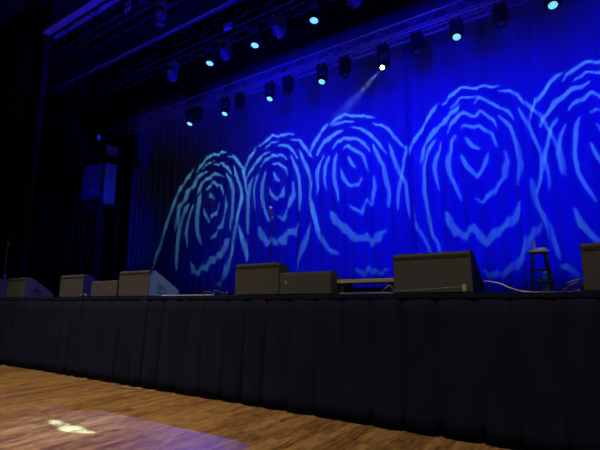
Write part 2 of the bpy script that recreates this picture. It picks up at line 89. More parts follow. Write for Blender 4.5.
 [(-0.1355,0.3280),(-0.1118,0.3605),(-0.0848,0.3751),(-0.0540,0.4068),(-0.0305,0.4197),(0.0024,0.4081),(0.0348,0.3966),(0.0581,0.3874),(0.0808,0.3808),(0.0819,0.3857),(0.0614,0.4041),(0.0381,0.4173),(0.0050,0.4295),(-0.0321,0.4425),(-0.0617,0.4260),(-0.0934,0.3956),(-0.1198,0.3745),(-0.1391,0.3321)],
 [(-0.0896,0.3165),(-0.0620,0.3354),(-0.0310,0.3608),(-0.0068,0.3488),(0.0184,0.3447),(0.0421,0.3430),(0.0648,0.3386),(0.0652,0.3417),(0.0437,0.3557),(0.0195,0.3602),(-0.0051,0.3651),(-0.0330,0.3763),(-0.0665,0.3468),(-0.0913,0.3203)],
 [(-0.2334,0.0722),(-0.2184,0.1162),(-0.1845,0.1510),(-0.1585,0.2005),(-0.1228,0.2345),(-0.0878,0.2644),(-0.0610,0.2711),(-0.0215,0.3067),(-0.0233,0.3127),(-0.0661,0.2917),(-0.0957,0.2891),(-0.1346,0.2563),(-0.1751,0.2192),(-0.2008,0.1667),(-0.2339,0.1266),(-0.2389,0.0735)],
 [(-0.1153,0.1561),(-0.0835,0.1914),(-0.0534,0.2083),(-0.0231,0.2399),(0.0090,0.2134),(0.0270,0.1958),(0.0457,0.1803),(0.0476,0.1837),(0.0344,0.2084),(0.0167,0.2303),(-0.0234,0.2616),(-0.0605,0.2251),(-0.0918,0.2060),(-0.1183,0.1594)],
 [(-0.0357,0.1471),(-0.0090,0.1572),(0.0213,0.1529),(0.0408,0.1362),(0.0425,0.1391),(0.0253,0.1645),(-0.0091,0.1718),(-0.0367,0.1508)],
 [(-0.2921,0.1059),(-0.2736,0.1615),(-0.2546,0.2184),(-0.2274,0.2527),(-0.1949,0.3085),(-0.1629,0.3577),(-0.1382,0.3830),(-0.1408,0.3889),(-0.1738,0.3749),(-0.2084,0.3232),(-0.2422,0.2683),(-0.2709,0.2307),(-0.2883,0.1675),(-0.2962,0.1071)],
 [(-0.0715,0.1315),(-0.0914,0.0897),(-0.0958,0.0563),(-0.0993,0.0254),(-0.1009,-0.0043),(-0.1044,-0.0343),(-0.0987,-0.0685),(-0.0932,-0.1010),(-0.0820,-0.1202),(-0.0725,-0.1381),(-0.0574,-0.1569),(-0.0417,-0.1726),(-0.0387,-0.1698),(-0.0478,-0.1477),(-0.0595,-0.1265),(-0.0701,-0.1102),(-0.0793,-0.0927),(-0.0823,-0.0620),(-0.0871,-0.0299),(-0.0856,-0.0032),(-0.0817,0.0258),(-0.0785,0.0559),(-0.0775,0.0858),(-0.0676,0.1295)],
 [(-0.0456,0.0255),(-0.0427,0.0021),(-0.0366,-0.0191),(-0.0251,-0.0398),(-0.0122,-0.0591),(0.0189,-0.0669),(0.0442,-0.0312),(0.0422,-0.0287),(0.0183,-0.0544),(-0.0029,-0.0439),(-0.0129,-0.0273),(-0.0250,-0.0092),(-0.0304,0.0102),(-0.0418,0.0279)],
 [(-0.0171,0.0980),(-0.0013,0.0607),(0.0215,0.0471),(0.0239,0.0510),(0.0091,0.0744),(-0.0139,0.1015)],
 [(-0.1285,0.1007),(-0.1503,0.0481),(-0.1557,0.0166),(-0.1587,-0.0130),(-0.1618,-0.0430),(-0.1547,-0.0697),(-0.1494,-0.0946),(-0.1406,-0.1166),(-0.1374,-0.1151),(-0.1387,-0.0901),(-0.1418,-0.0646),(-0.1466,-0.0398),(-0.1435,-0.0130),(-0.1417,0.0163),(-0.1391,0.0454),(-0.1254,0.0992)],
 [(-0.1592,0.1254),(-0.1763,0.0994),(-0.1918,0.0714),(-0.2063,0.0154),(-0.2136,-0.0272),(-0.2206,-0.0678),(-0.2221,-0.0993),(-0.2237,-0.1291),(-0.2270,-0.1570),(-0.2335,-0.1807),(-0.2365,-0.2053),(-0.2332,-0.2054),(-0.2198,-0.1820),(-0.2106,-0.1567),(-0.2093,-0.1274),(-0.2070,-0.0980),(-0.2038,-0.0678),(-0.1982,-0.0284),(-0.1899,0.0120),(-0.1759,0.0649),(-0.1644,0.0925),(-0.1550,0.1227)],
 [(-0.1084,-0.2082),(-0.1033,-0.2357),(-0.0933,-0.2590),(-0.0781,-0.2688),(-0.0643,-0.2778),(-0.0485,-0.2819),(-0.0322,-0.2865),(-0.0141,-0.2768),(-0.0027,-0.2685),(0.0156,-0.2675),(0.0180,-0.2634),(0.0023,-0.2546),(-0.0149,-0.2615),(-0.0265,-0.2687),(-0.0381,-0.2645),(-0.0527,-0.2616),(-0.0631,-0.2510),(-0.0757,-0.2426),(-0.0879,-0.2239),(-0.1038,-0.2048)],
 [(-0.1484,-0.3781),(-0.1318,-0.3835),(-0.1146,-0.3843),(-0.1007,-0.3887),(-0.0771,-0.3845),(-0.0746,-0.3802),(-0.0905,-0.3738),(-0.1015,-0.3650),(-0.1233,-0.3667),(-0.1462,-0.3733)],
 [(0.0889,0.3617),(0.1040,0.3270),(0.1185,0.2973),(0.1269,0.2673),(0.1347,0.2380),(0.1414,0.2110),(0.1415,0.1790),(0.1419,0.1476),(0.1442,0.1189),(0.1462,0.1198),(0.1486,0.1505),(0.1499,0.1823),(0.1501,0.2165),(0.1422,0.2451),(0.1359,0.2758),(0.1277,0.3085),(0.1102,0.3369),(0.0910,0.3651)],
 [(0.0906,0.0961),(0.0900,0.0690),(0.0926,0.0450),(0.0952,0.0232),(0.0937,0.0020),(0.0906,-0.0201),(0.0895,-0.0395),(0.0831,-0.0613),(0.0769,-0.0838),(0.0793,-0.0841),(0.0896,-0.0624),(0.0992,-0.0388),(0.1018,-0.0167),(0.1030,0.0047),(0.1066,0.0285),(0.1033,0.0517),(0.0998,0.0749),(0.0936,0.0978)],
]),
]
LEAF = [(0.04556, -0.00202), (0.03407, -0.00306), (0.02283, -0.00414), (0.00795, -0.00395), (-0.00375, -0.00391), (-0.00503, -0.00638), (-0.01461, -0.00689), (-0.02818, -0.00666), (-0.04441, -0.00676), (-0.03828, -0.00324), (-0.02969, 0.00018), (-0.02291, 0.00409), (-0.00729, 0.00541), (0.01313, 0.00425), (0.03541, 0.00144)]
GOBO_COL = (.33, .88, 1.0); GOBO_POW = 600; HAZE = .005; CORE = 6000
BEAM_POW = 55000; AMB = .02; WASH = 1350; TOPW = 210; PATCH = 4200; SIDE = 2600; RIG = 4500; TOWER = 900; WING = 1000
HOUSE = 4000; FRONT_FILL = 360; STOOL = 700
import bpy, bmesh, math, random
from mathutils import Vector, Matrix
random.seed(7)
C = bpy.context.scene.collection
SC = bpy.context.scene
R = math.radians

# ------------------------------------------------------------ materials
def mat(name, col, rough=.6, metal=0., spec=.5, emit=None, estr=0., sheen=0.):
    m = bpy.data.materials.new(name); m.use_nodes = True
    b = m.node_tree.nodes['Principled BSDF']
    b.inputs['Base Color'].default_value = (*col, 1)
    b.inputs['Roughness'].default_value = rough
    b.inputs['Metallic'].default_value = metal
    b.inputs['Specular IOR Level'].default_value = spec
    b.inputs['Sheen Weight'].default_value = sheen
    if emit:
        b.inputs['Emission Color'].default_value = (*emit, 1)
        b.inputs['Emission Strength'].default_value = estr
    return m
def noisy(m, col2, scale=8., bump=.0, stretch=(1, 1, 1), fac=(.35, .65)):
    nt = m.node_tree; b = nt.nodes['Principled BSDF']
    tc = nt.nodes.new('ShaderNodeTexCoord'); mp = nt.nodes.new('ShaderNodeMapping')
    mp.inputs['Scale'].default_value = stretch
    n = nt.nodes.new('ShaderNodeTexNoise'); n.inputs['Scale'].default_value = scale; n.inputs['Detail'].default_value = 6
    r = nt.nodes.new('ShaderNodeValToRGB')
    r.color_ramp.elements[0].position, r.color_ramp.elements[1].position = fac
    r.color_ramp.elements[0].color = b.inputs['Base Color'].default_value
    r.color_ramp.elements[1].color = (*col2, 1)
    L = nt.links.new
    L(tc.outputs['Object'], mp.inputs['Vector']); L(mp.outputs[0], n.inputs['Vector'])
    L(n.outputs['Fac'], r.inputs['Fac']); L(r.outputs['Color'], b.inputs['Base Color'])
    if bump:
        bp = nt.nodes.new('ShaderNodeBump'); bp.inputs['Strength'].default_value = bump; bp.inputs['Distance'].default_value = .01
        L(n.outputs['Fac'], bp.inputs['Height']); L(bp.outputs[0], b.inputs['Normal'])
    return m
M = {}
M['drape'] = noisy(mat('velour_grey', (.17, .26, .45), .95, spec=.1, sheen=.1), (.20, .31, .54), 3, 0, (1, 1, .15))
M['black_drape'] = noisy(mat('black_drape', (.018, .02, .035), .95, spec=.05), (.026, .028, .05), 3, 0, (1, 1, .2))
M['skirt'] = noisy(mat('black_skirt', (.0075, .0095, .026), .95, spec=.04), (.0105, .013, .034), 5, 0, (1, 1, .3))
M['cab'] = noisy(mat('monitor_paint', (.048, .048, .052), .75, spec=.3), (.066, .066, .071), 40, .2)
M['grille'] = noisy(mat('grille', (.02, .02, .02), .5, .6), (.05, .05, .05), 120, .3)
M['black'] = noisy(mat('black_metal', (.008, .008, .009), .6, spec=.3), (.014, .014, .015), 12)
M['recess'] = noisy(mat('recess_plastic', (.006, .006, .006), .7), (.01, .01, .01), 12)
M['housing'] = noisy(mat('fixture_housing', (.016, .016, .02), .55, spec=.4), (.024, .024, .028), 14)
M['lit_tone_housing'] = noisy(mat('housing_lit_tone', (.09, .09, .11), .5, spec=.4), (.13, .13, .15), 14)  # black shell coloured paler, standing in for blue light falling on it
M['truss'] = noisy(mat('truss_aluminium', (.55, .55, .57), .4, .25), (.65, .65, .67), 9)
M['truss_dark'] = noisy(mat('truss_dark', (.05, .05, .06), .5, .5), (.08, .08, .09), 9)
M['tray'] = noisy(mat('tray_paint', (.20, .20, .22), .6), (.26, .26, .28), 6)
M['grey_paint'] = noisy(mat('grey_paint', (.30, .29, .30), .6), (.38, .37, .38), 6)
M['lensglass'] = noisy(mat('lens_glass', (.10, .12, .16), .1, spec=.9), (.13, .15, .2), 10)
M['led_on'] = mat('led_lit', (.3, .6, .7), .4, emit=(.30, .88, 1.0), estr=1.25)
M['led_bed'] = mat('led_bed_lit', (.05, .2, .3), .4, emit=(.05, .40, .6), estr=.45)
M['spot_on'] = mat('spot_lit', (1, 1, 1), .4, emit=(.85, .97, 1.0), estr=14)
M['stagefloor'] = noisy(mat('stage_deck', (.012, .012, .014), .5), (.022, .022, .024), 4)
M['woodtop'] = noisy(mat('pale_board', (.30, .27, .17), .6), (.36, .32, .20), 4, 0, (1, 8, 8))
M['cable_white'] = noisy(mat('pale_cable', (.55, .55, .58), .5), (.65, .65, .68), 30)
M['cable_black'] = noisy(mat('black_cable', (.02, .02, .022), .5), (.03, .03, .03), 30)
M['cable_grey'] = noisy(mat('grey_cable', (.16, .16, .18), .5), (.2, .2, .22), 30)
M['yellow'] = noisy(mat('yellow_plug', (.34, .36, .08), .5), (.42, .44, .12), 30)
M['badge'] = mat('silver_badge', (.5, .5, .5), .35, .7)
M['border'] = noisy(mat('border_drape', (.003, .003, .0035), .95, spec=.03), (.004, .004, .005), 3)
M['stool'] = noisy(mat('dark_stool', (.02, .012, .012), .5), (.035, .02, .02), 9, 0, (1, 1, .2))
M['seat'] = noisy(mat('seat_lit_tone', (.75, .7, .82), .5), (.65, .6, .7), 9)  # pale tone stands in for light catching the seat
M['teal'] = noisy(mat('teal_plastic', (.03, .28, .30), .45), (.05, .34, .36), 8)
M['cap'] = noisy(mat('white_cap', (.7, .7, .75), .5), (.8, .8, .85), 8)
M['roomwall'] = noisy(mat('black_wall', (.03, .03, .035), .95, spec=.1), (.012, .012, .014), 2)
gl = mat('bottle_plastic', (.75, .82, .9), .12); gl.node_tree.nodes['Principled BSDF'].inputs['Transmission Weight'].default_value = .6
M['bottle'] = noisy(gl, (.8, .86, .95), 10)

def floor_material():
    m = mat('wood_floor', (.2, .1, .04), .34, spec=.45); nt = m.node_tree; b = nt.nodes['Principled BSDF']; L = nt.links.new
    tc = nt.nodes.new('ShaderNodeTexCoord')
    mp = nt.nodes.new('ShaderNodeMapping'); mp.inputs['Rotation'].default_value = (0, 0, R(90))
    br = nt.nodes.new('ShaderNodeTexBrick'); br.inputs['Scale'].default_value = 1
    br.inputs['Brick Width'].default_value = 1.1; br.inputs['Row Height'].default_value = .11
    br.inputs['Mortar Size'].default_value = .0015; br.inputs['Bias'].default_value = 0; br.offset = .37
    br.inputs['Color1'].default_value = (.16, .16, .16, 1); br.inputs['Color2'].default_value = (.9, .9, .9, 1); br.inputs['Mortar'].default_value = (.1, .1, .1, 1)
    L(tc.outputs['Object'], mp.inputs['Vector']); L(mp.outputs[0], br.inputs['Vector'])
    mg = nt.nodes.new('ShaderNodeMapping'); mg.inputs['Scale'].default_value = (22, 3.4, 1)
    ng = nt.nodes.new('ShaderNodeTexNoise'); ng.inputs['Scale'].default_value = 1.6; ng.inputs['Detail'].default_value = 8; ng.inputs['Distortion'].default_value = .8
    L(tc.outputs['Object'], mg.inputs['Vector']); L(mg.outputs[0], ng.inputs['Vector'])
    mx = nt.nodes.new('ShaderNodeMix'); mx.data_type = 'FLOAT'; mx.inputs[0].default_value = .78
    L(br.outputs['Color'], mx.inputs[2]); L(ng.outputs['Fac'], mx.inputs[3])
    r = nt.nodes.new('ShaderNodeValToRGB'); e = r.color_ramp.elements
    e[0].position = .34; e[0].color = (.095, .043, .014, 1); e[1].position = .64; e[1].color = (.44, .25, .095, 1)
    k = e.new(.48); k.color = (.225, .125, .047, 1)
    L(mx.outputs[0], r.inputs['Fac']); L(r.outputs['Color'], b.inputs['Base Color'])
    bp = nt.nodes.new('ShaderNodeBump'); bp.inputs['Strength'].default_value = .12; bp.inputs['Distance'].default_value = .01
    L(ng.outputs['Fac'], bp.inputs['Height']); L(bp.outputs[0], b.inputs['Normal'])
    return m
M['floor'] = floor_material()

# ------------------------------------------------------------ mesh helpers
class MB:
    def __init__(s): s.bm = bmesh.new(); s.mi = 0
    def _fin(s, vs, m):
        for v in vs: v.co = m @ v.co
        for f in {f for v in vs for f in v.link_faces}: f.material_index = s.mi
    def box(s, c, d, rot=None, bevel=0.):
        vs = bmesh.ops.create_cube(s.bm, size=1)['verts']
        for v in vs: v.co = Vector((v.co.x*d[0], v.co.y*d[1], v.co.z*d[2]))
        if bevel:
            es = list({e for v in vs for e in v.link_edges})
            vs = list({v for f in bmesh.ops.bevel(s.bm, geom=es, offset=bevel, segments=2, affect='EDGES', profile=.5)['faces'] for v in f.verts} | {v for v in vs if v.is_valid})
        s._fin(vs, Matrix.Translation(c) @ (rot if rot else Matrix.Identity(4))); return s
    def rod(s, a, b, r, r2=None, n=10, caps=True):
        a, b = Vector(a), Vector(b); d = b-a
        vs = bmesh.ops.create_cone(s.bm, cap_ends=caps, segments=n, radius1=r, radius2=r if r2 is None else r2, depth=d.length)['verts']
        s._fin(vs, Matrix.Translation((a+b)/2) @ d.to_track_quat('Z', 'Y').to_matrix().to_4x4()); return s
    def lathe(s, prof, n=20, m=None):            # (r, z) profile about Z
        rings = [[s.bm.verts.new((r*math.cos(2*math.pi*k/n), r*math.sin(2*math.pi*k/n), z)) for k in range(n)] for r, z in prof]
        for A, B in zip(rings, rings[1:]):
            for k in range(n): s.bm.faces.new((A[k], A[(k+1) % n], B[(k+1) % n], B[k])).material_index = s.mi
        if m:
            for q in rings:
                for v in q: v.co = m @ v.co
        return s
    def tube(s, pts, r, n=8):
        pts = [Vector(p) for p in pts]; rings = []
        for i, p in enumerate(pts):
            t = (pts[min(i+1, len(pts)-1)]-pts[max(i-1, 0)]).normalized()
            q = t.to_track_quat('Z', 'Y')
            rings.append([s.bm.verts.new(p+q @ Vector((r*math.cos(2*math.pi*k/n), r*math.sin(2*math.pi*k/n), 0))) for k in range(n)])
        for A, B in zip(rings, rings[1:]):
            for k in range(n): s.bm.faces.new((A[k], A[(k+1) % n], B[(k+1) % n], B[k])).material_index = s.mi
        s.bm.faces.new(rings[0][::-1]); s.bm.faces.new(rings[-1]); return s
    def prism(s, poly, x0, x1):                  # polygon in (y, z) extruded along X
        a = [s.bm.verts.new((x0, y, z)) for y, z in poly]; b = [s.bm.verts.new((x1, y, z)) for y, z in poly]
        fs = [s.bm.faces.new(a[::-1]), s.bm.faces.new(b)]
        for k in range(len(poly)): fs.append(s.bm.faces.new((a[k], a[(k+1) % len(poly)], b[(k+1) % len(poly)], b[k])))
        for f in fs: f.material_index = s.mi
        return s
    def mesh(s, name, mats, smooth=False):
        bmesh.ops.recalc_face_normals(s.bm, faces=s.bm.faces[:])
        me = bpy.data.meshes.new(name); s.bm.to_mesh(me); s.bm.free()
        for m in (mats if isinstance(mats, list) else [mats]): me.materials.append(m)
        if smooth:
            for p in me.polygons: p.use_smooth = True
        return me
def put(name, me, parent=None, loc=(0, 0, 0), rot=None):
    o = bpy.data.objects.new(name, me); C.objects.link(o); o.parent = parent; o.location = loc
    if rot: o.rotation_euler = rot
    return o
def obj(name, mb, m, parent=None, loc=(0, 0, 0), rot=None, smooth=False): return put(name, mb.mesh(name, m, smooth), parent, loc, rot)
def tag(o, label=None, cat=None, group=None, kind=None):
    if label: o['label'] = label
    if cat: o['category'] = cat
    if group: o['group'] = group
    if kind: o['kind'] = kind
    return o
def empty(name, loc, rz=0):
    o = bpy.data.objects.new(name, None); C.objects.link(o); o.location = loc; o.rotation_euler = (0, 0, rz)
    o.empty_display_size = .1; return o
def copy_tree(o, parent=None):
    c = o.copy(); C.objects.link(c); c.parent = parent
    for ch in list(o.children): copy_tree(ch, c)
    return c
def struct(name, mb, m, label): return tag(obj(name, mb, m), label, None, None, 'structure')

SZ = 1.5                    # stage deck height
# ------------------------------------------------------------ setting
struct('floor', MB().box((-8, -6, -.05), (40, 28, .1)), M['floor'], 'brown wood plank auditorium floor in front of the stage')
struct('wall_back', MB().box((-8, 8.1, 6), (40, .2, 12)), M['roomwall'], 'black wall behind the blue curtain')
struct('wall_left', MB().box((-24.1, -6, 6), (.2, 28, 12)), M['roomwall'], 'black side wall at the far left')
struct('ceiling', MB().box((-8, -6, 12.1), (40, 28, .2)), M['roomwall'], 'black ceiling above the trusses')

st = empty('stage_platform', (-7, 0, 0))
tag(st, 'long raised black stage platform behind the pleated black skirt', 'stage')
obj('deck', MB().box((0, 4.0, SZ-.05), (33.8, 7.96, .10), bevel=.008), M['stagefloor'], st)
obj('edge_trim', MB().box((0, .02, SZ-.042), (33.8, .03, .075), bevel=.006), M['black'], st)
for k in range(12):
    obj('leg', MB().box((-16+k*2.9, 1.2, SZ/2-.05), (.1, .1, SZ-.1)), M['black'], st)

# pleated skirt
def skirt():
    FX = [-12.08, -11.67, -11.28, -10.73, -10.29, -9.97, -9.67, -9.17, -8.81, -8.49, -8.05, -7.55, -7.22, -6.79, -6.47, -6.06, -5.63, -5.42, -5.09, -4.64, -4.27, -3.89, -3.48, -3.06, -2.66, -2.29, -1.9, -1.5, -1.08, -.73, -.33]
    x = -.33
    while x < 9: x += random.uniform(.33, .45); FX.append(x)
    x = -12.08; pre = []
    while x > -23: x -= random.uniform(.33, .48); pre.append(x)
    FX = pre[::-1]+FX
    cols = []
    for i, (a, b) in enumerate(zip(FX, FX[1:])):
        w = b-a; dp = random.uniform(.045, .075); tilt = random.uniform(-.02, .02); fw = min(.085, w*.22)
        # flat face, then the fold tucks back under the next panel
        for f in (0, .04, .08, .13, .2, .35, .5, .65, .78, .86, .92, .96):
            u = f*w; y = .040-(.070+tilt*.4)*math.sin(math.pi*f)**.26 - .008*math.sin(2*math.pi*f+i)
            cols.append((a+u, y, i))
    bm = bmesh.new(); rows = 9; V = []
    sway = {}
    for j in range(rows):
        t = j/(rows-1); z = SZ-.045-t*(SZ-.05); row = []
        for (x, y, i) in cols:
            if i not in sway: sway[i] = (random.uniform(-.05, .05), random.uniform(0, .03), random.uniform(0, .012))
            s_ = sway[i]
            yy = y*(.5+.7*t) - .085*t - s_[1]*t*t*.4
            zz = z + (s_[2] if j == rows-1 else 0)
            row.append(bm.verts.new((x+s_[0]*t*.5, yy-.012, zz)))
        V.append(row)
    for A, B in zip(V, V[1:]):
        for k in range(len(A)-1): bm.faces.new((A[k], B[k], B[k+1], A[k+1]))
    me = bpy.data.meshes.new('stage_skirt'); bm.to_mesh(me); bm.free(); me.materials.append(M['skirt'])
    for p_ in me.polygons: p_.use_smooth = True
    o = put('stage_skirt', me); md = o.modifiers.new('thick', 'SOLIDIFY'); md.thickness = .004; md.offset = 1
    tag(o, 'black pleated cloth skirt hanging down the whole stage front', 'stage skirt')
    return o
sk = skirt()
b = MB(); b.box((-7, -.030, SZ-.030), (33.8, .02, .055), bevel=.003)
obj('header_band', b, M['skirt'], sk)

# ------------------------------------------------------------ curtains
def drape(name, x0, x1, y, z0, z1, m, amp, per, step=.035, seed=1, rows=10, rotz=None):
    rn = random.Random(seed); bm = bmesh.new()
    ph = []; x = x0; p = 0
    n = int((x1-x0)/step); amps = []; V = []
    loc_per = per; nxt = x0
    phs = [0]; a_ = [amp]; tgt = amp
    for k in range(n+1):
        phs.append(phs[-1]+2*math.pi*step/loc_per)
        if x0+k*step > nxt: nxt += per; loc_per = per*rn.uniform(.6, 1.5); tgt = amp*rn.uniform(.45, 1.25)
        a_.append(a_[-1]*.85+tgt*.15)
    for j in range(rows):
        t = j/(rows-1); z = z0+(z1-z0)*t; row = []
        for k in range(n+1):
            q = a_[k]*(1-.35*t)*(math.sin(phs[k]+.35*math.sin(t*3+k*.01)) + .25*math.sin(2.3*phs[k]+1.3))
            row.append(bm.verts.new((x0+k*step, y+q, z)))
        V.append(row)
    for A, B in zip(V, V[1:]):
        for k in range(n): bm.faces.new((A[k], A[k+1], B[k+1], B[k]))
    me = bpy.data.meshes.new(name); bm.to_mesh(me); bm.free(); me.materials.append(m)
    for p_ in me.polygons: p_.use_smooth = True
    o = put(name, me); md = o.modifiers.new('thick', 'SOLIDIFY'); md.thickness = .006
    return o
G = 'full height backdrop curtain panels'
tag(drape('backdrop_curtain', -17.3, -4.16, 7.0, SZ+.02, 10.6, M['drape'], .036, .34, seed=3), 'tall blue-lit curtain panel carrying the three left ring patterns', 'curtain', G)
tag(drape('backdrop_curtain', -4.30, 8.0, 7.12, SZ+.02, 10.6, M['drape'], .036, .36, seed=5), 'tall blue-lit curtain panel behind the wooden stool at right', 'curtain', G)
tag(drape('border_curtain', -19, 8.5, 5.35, 9.17, 11.9, M['border'], .04, .4, step=.08, seed=9, rows=3), 'black border drape hiding the top of the blue curtain', 'curtain')
lc = (drape('leg_curtain', -20.4, -14.45, 1.5, SZ+.02, 11.5, M['black_drape'], .08, .45, seed=12)); tag(lc, 'black leg drape masking the wings at the far left edge', 'curtain')
obj('edge_hem', MB().lathe([(.07, SZ+.02), (.09, 5), (.10, 11.5)], 14, Matrix.Translation((-14.42, 1.5, 0))), M['black_drape'], lc, smooth=True)
tag(drape('leg_curtain', -23, -17.5, 5.9, SZ+.02, 11.5, M['black_drape'], .08, .45, seed=14), 'black leg drape behind the tall wing scaffold', 'curtain')

# ------------------------------------------------------------ trusses
def truss(name, y, zb, h, d, x0, x1, label, m, bay=.5, rc=.026, tray=None):
    t = empty(name, (x0, y, zb)); tag(t, label, 'truss', 'horizontal lighting trusses')
    Lx = x1-x0
    for yy in (-d/2, d/2):
        for zz in (0, h):
            obj('chord', MB().rod((0, yy, zz), (Lx, yy, zz), rc, n=8), m, t, smooth=True)
    b = MB(); n = int(Lx/bay); r = .011
    for k in range(n):
        a, c = k*bay, (k+1)*bay
        for yy in (-d/2, d/2): b.rod((a, yy, 0 if k % 2 else h), (c, yy, h if k % 2 else 0), r, n=5)
        for zz in (0, h): b.rod((a, -d/2 if k % 2 else d/2, zz), (c, d/2 if k % 2 else -d/2, zz), r, n=5)
        if k % 4 == 0:
            for yy in (-d/2, d/2): b.rod((a, yy, 0), (a, yy, h), r, n=5)
    obj('lattice', b, m, t)
    obj('hanging_rail', MB().rod((0, 0, .035), (Lx, 0, .035), .026, n=8), m, t, smooth=True)
    if tray:
        w, th = tray
        obj('cable_tray', MB().box((Lx/2, -d/2-.02, h+th/2+.03), (Lx, w, th), bevel=.01), M['tray'], t)
    for k in (.25, .5, .75):
        obj('hanging_cable', MB().rod((Lx*k, 0, h), (Lx*k, 0, 12-zb), .008, n=6), M['black'], t)
    return t
truss('lighting_truss', 5.8, 8.60, .36, .40, -17.2, 8, 'grey truss carrying lit lamps just in front of the blue curtain', M['truss'])
truss('lighting_truss', 3.1, 8.60, .72, .5, -16.5, 6, 'middle truss with a thin bright blue cable tray along its top', M['truss_dark'], bay=.62, tray=(.10, .07))
truss('lighting_truss', 1.1, 8.60, .62, .5, -12.9, 4, 'uppermost nearest truss with a wide dull blue cable tray', M['truss_dark'], bay=.62, tray=(.42, .12))

# ------------------------------------------------------------ fixtures
CACHE = {}
def cached(key, fn, mats, smooth=False):
    if key not in CACHE: CACHE[key] = fn().mesh(key, mats, smooth)
    return CACHE[key]
def base_mb():
    b = MB(); b.box((0, 0, -.075), (.30, .24, .15), bevel=.018); b.box((0, -.122, -.07), (.16, .008, .05)); return b
def clamp_mb():
    b = MB(); b.lathe([(.030, -.02), (.046, -.02), (.046, .02), (.030, .02), (.030, -.02)], 14, Matrix.Translation((0, 0, .075)) @ Matrix.Rotation(R(90), 4, 'Y'))
    b.box((0, 0, .02), (.035, .05, .05), bevel=.004); b.rod((0, 0, 0), (0, -.06, .06), .008); return b
def yoke_mb(w, drop):
    b = MB(); b.box((0, 0, -.175), (w+.06, .12, .03), bevel=.01)
    for s in (-1, 1):
        b.box((s*(w/2+.015), 0, -.14-drop/2), (.035, .10, drop), bevel=.012)
        b.rod((s*(w/2-.01), 0, -.14-drop+.03), (s*(w/2+.045), 0, -.14-drop+.03), .04, n=14)
    return b
def head_profile(rb, rl, zb, zf):                # open-fronted shell, -Z is the beam side
    return [(.02, zb), (rb*.75, zb), (rb*.95, zb-.03), (rb, zb-.06), (rb, zb-.14), (rl*.96, zb-.17), (rl, zf+.02), (rl, zf), (rl-.014, zf), (rl-.014, 0.02)]
def head_mb(kind):
    b = MB()
    if kind == 'spot':
        b.lathe([(.001, .235)]+head_profile(.125, .115, .235, -.125), 22)
        for k in range(5): b.lathe([(.127, .05+k*.025), (.134, .05+k*.025), (.134, .060+k*.025), (.127, .060+k*.025)], 22)
    else:
        b.lathe([(.001, .15), (.06, .15), (.105, .12), (.125, .06), (.13, -.02), (.128, -.05), (.112, -.05), (.112, -.03), (.001, -.03)], 22)
        for k in range(8):
            a = k*math.pi/4; b.box((.118*math.cos(a), .118*math.sin(a), .07), (.03, .008, .09), Matrix.Rotation(a, 4, 'Z'))
    return b
def ring_mb(r0, r1, z): return MB().lathe([(r0, z+.012), (r1, z+.012), (r1, z-.012), (r0, z-.012), (r0, z+.012)], 22)
def led_mb():
    b = MB(); b.rod((0, 0, -.034), (0, 0, -.040), .110, n=24)
    b.mi = 1
    for rr, n in ((0, 1), (.040, 6), (.080, 12)):
        for k in range(n):
            a = 2*math.pi*k/n; b.rod((rr*math.cos(a), rr*math.sin(a), -.040), (rr*math.cos(a), rr*math.sin(a), -.050), .0165, .013, n=9)
    return b
def lens_mb(r, z):
    return MB().lathe([(.001, z-.018), (r*.35, z-.016), (r*.7, z-.010), (r, z), (r, z+.01), (.001, z+.01)], 22)
def fixture(kind, x, y, ztruss, zlens, head_rot, label, lit, housing='housing', group=None):
    """kind wash | spot; hangs on the truss, head pivots zlens metres up"""
    t = empty('wash_light' if kind == 'wash' else 'spot_light', (x, y, ztruss)); tag(t, label, 'stage light', group)
    H = M[housing]; dz = ztruss-zlens
    w = .27 if kind == 'wash' else .29; drop = max(.12, dz-.14+.03-.0)
    for s in (-1, 1): put('clamp', cached('clamp', clamp_mb, M['black']), t, (s*.09, 0, -.02))
    put('base', cached('base'+housing, base_mb, H), t, (0, 0, -.02))
    key = 'yoke%s%s%.2f' % (kind, housing, drop)
    put('yoke', cached(key, lambda: yoke_mb(w, drop), H), t)
    h = put('head', cached('head'+kind+housing, lambda: head_mb(kind), H, True), t, (0, 0, -dz))
    if isinstance(head_rot, Matrix): h.rotation_euler = head_rot.to_euler()
    else: h.rotation_euler = head_rot
    if kind == 'wash':
        put('lens_ring', cached('ringw', lambda: ring_mb(.108, .136, -.045), M['black'], False), h)
        if lit: put('led_lens', cached('led', led_mb, [M['led_bed'], M['led_on']]), h)
        else: put('led_lens', cached('ledoff', led_mb, [M['black'], M['lensglass']]), h)
    else:
        put('lens_ring', cached('rings', lambda: ring_mb(.094, .128, -.12), M['housing'], False), h)
    return t, h
def aim(frm, to):
    w = (Vector(to)-Vector(frm)).normalized(); u = Vector((0, 0, 1)).cross(w)
    u = -u.normalized(); v = w.cross(u)*-1
    # columns: local X=u, Y=v, Z=-w   (right handed)
    v = (-w).cross(u)
    return Matrix((u, v, -w)).transposed().to_4x4()
def spot_lamp(name, parent, col, power, size_deg, blend, radius):
    l = bpy.data.lights.new(name, 'SPOT'); l.color = col; l.energy = power; l.spot_size = R(size_deg); l.spot_blend = blend; l.shadow_soft_size = radius
    o = bpy.data.objects.new(name, l); C.objects.link(o); o.parent = parent; return o
def free_spot(loc, to, col, power, size_deg, blend=1, radius=.1, name='lamp'):
    o = spot_lamp(name, None, col, power, size_deg, blend, radius)
    o.matrix_world = Matrix.Translation(loc) @ aim(loc, to); return o

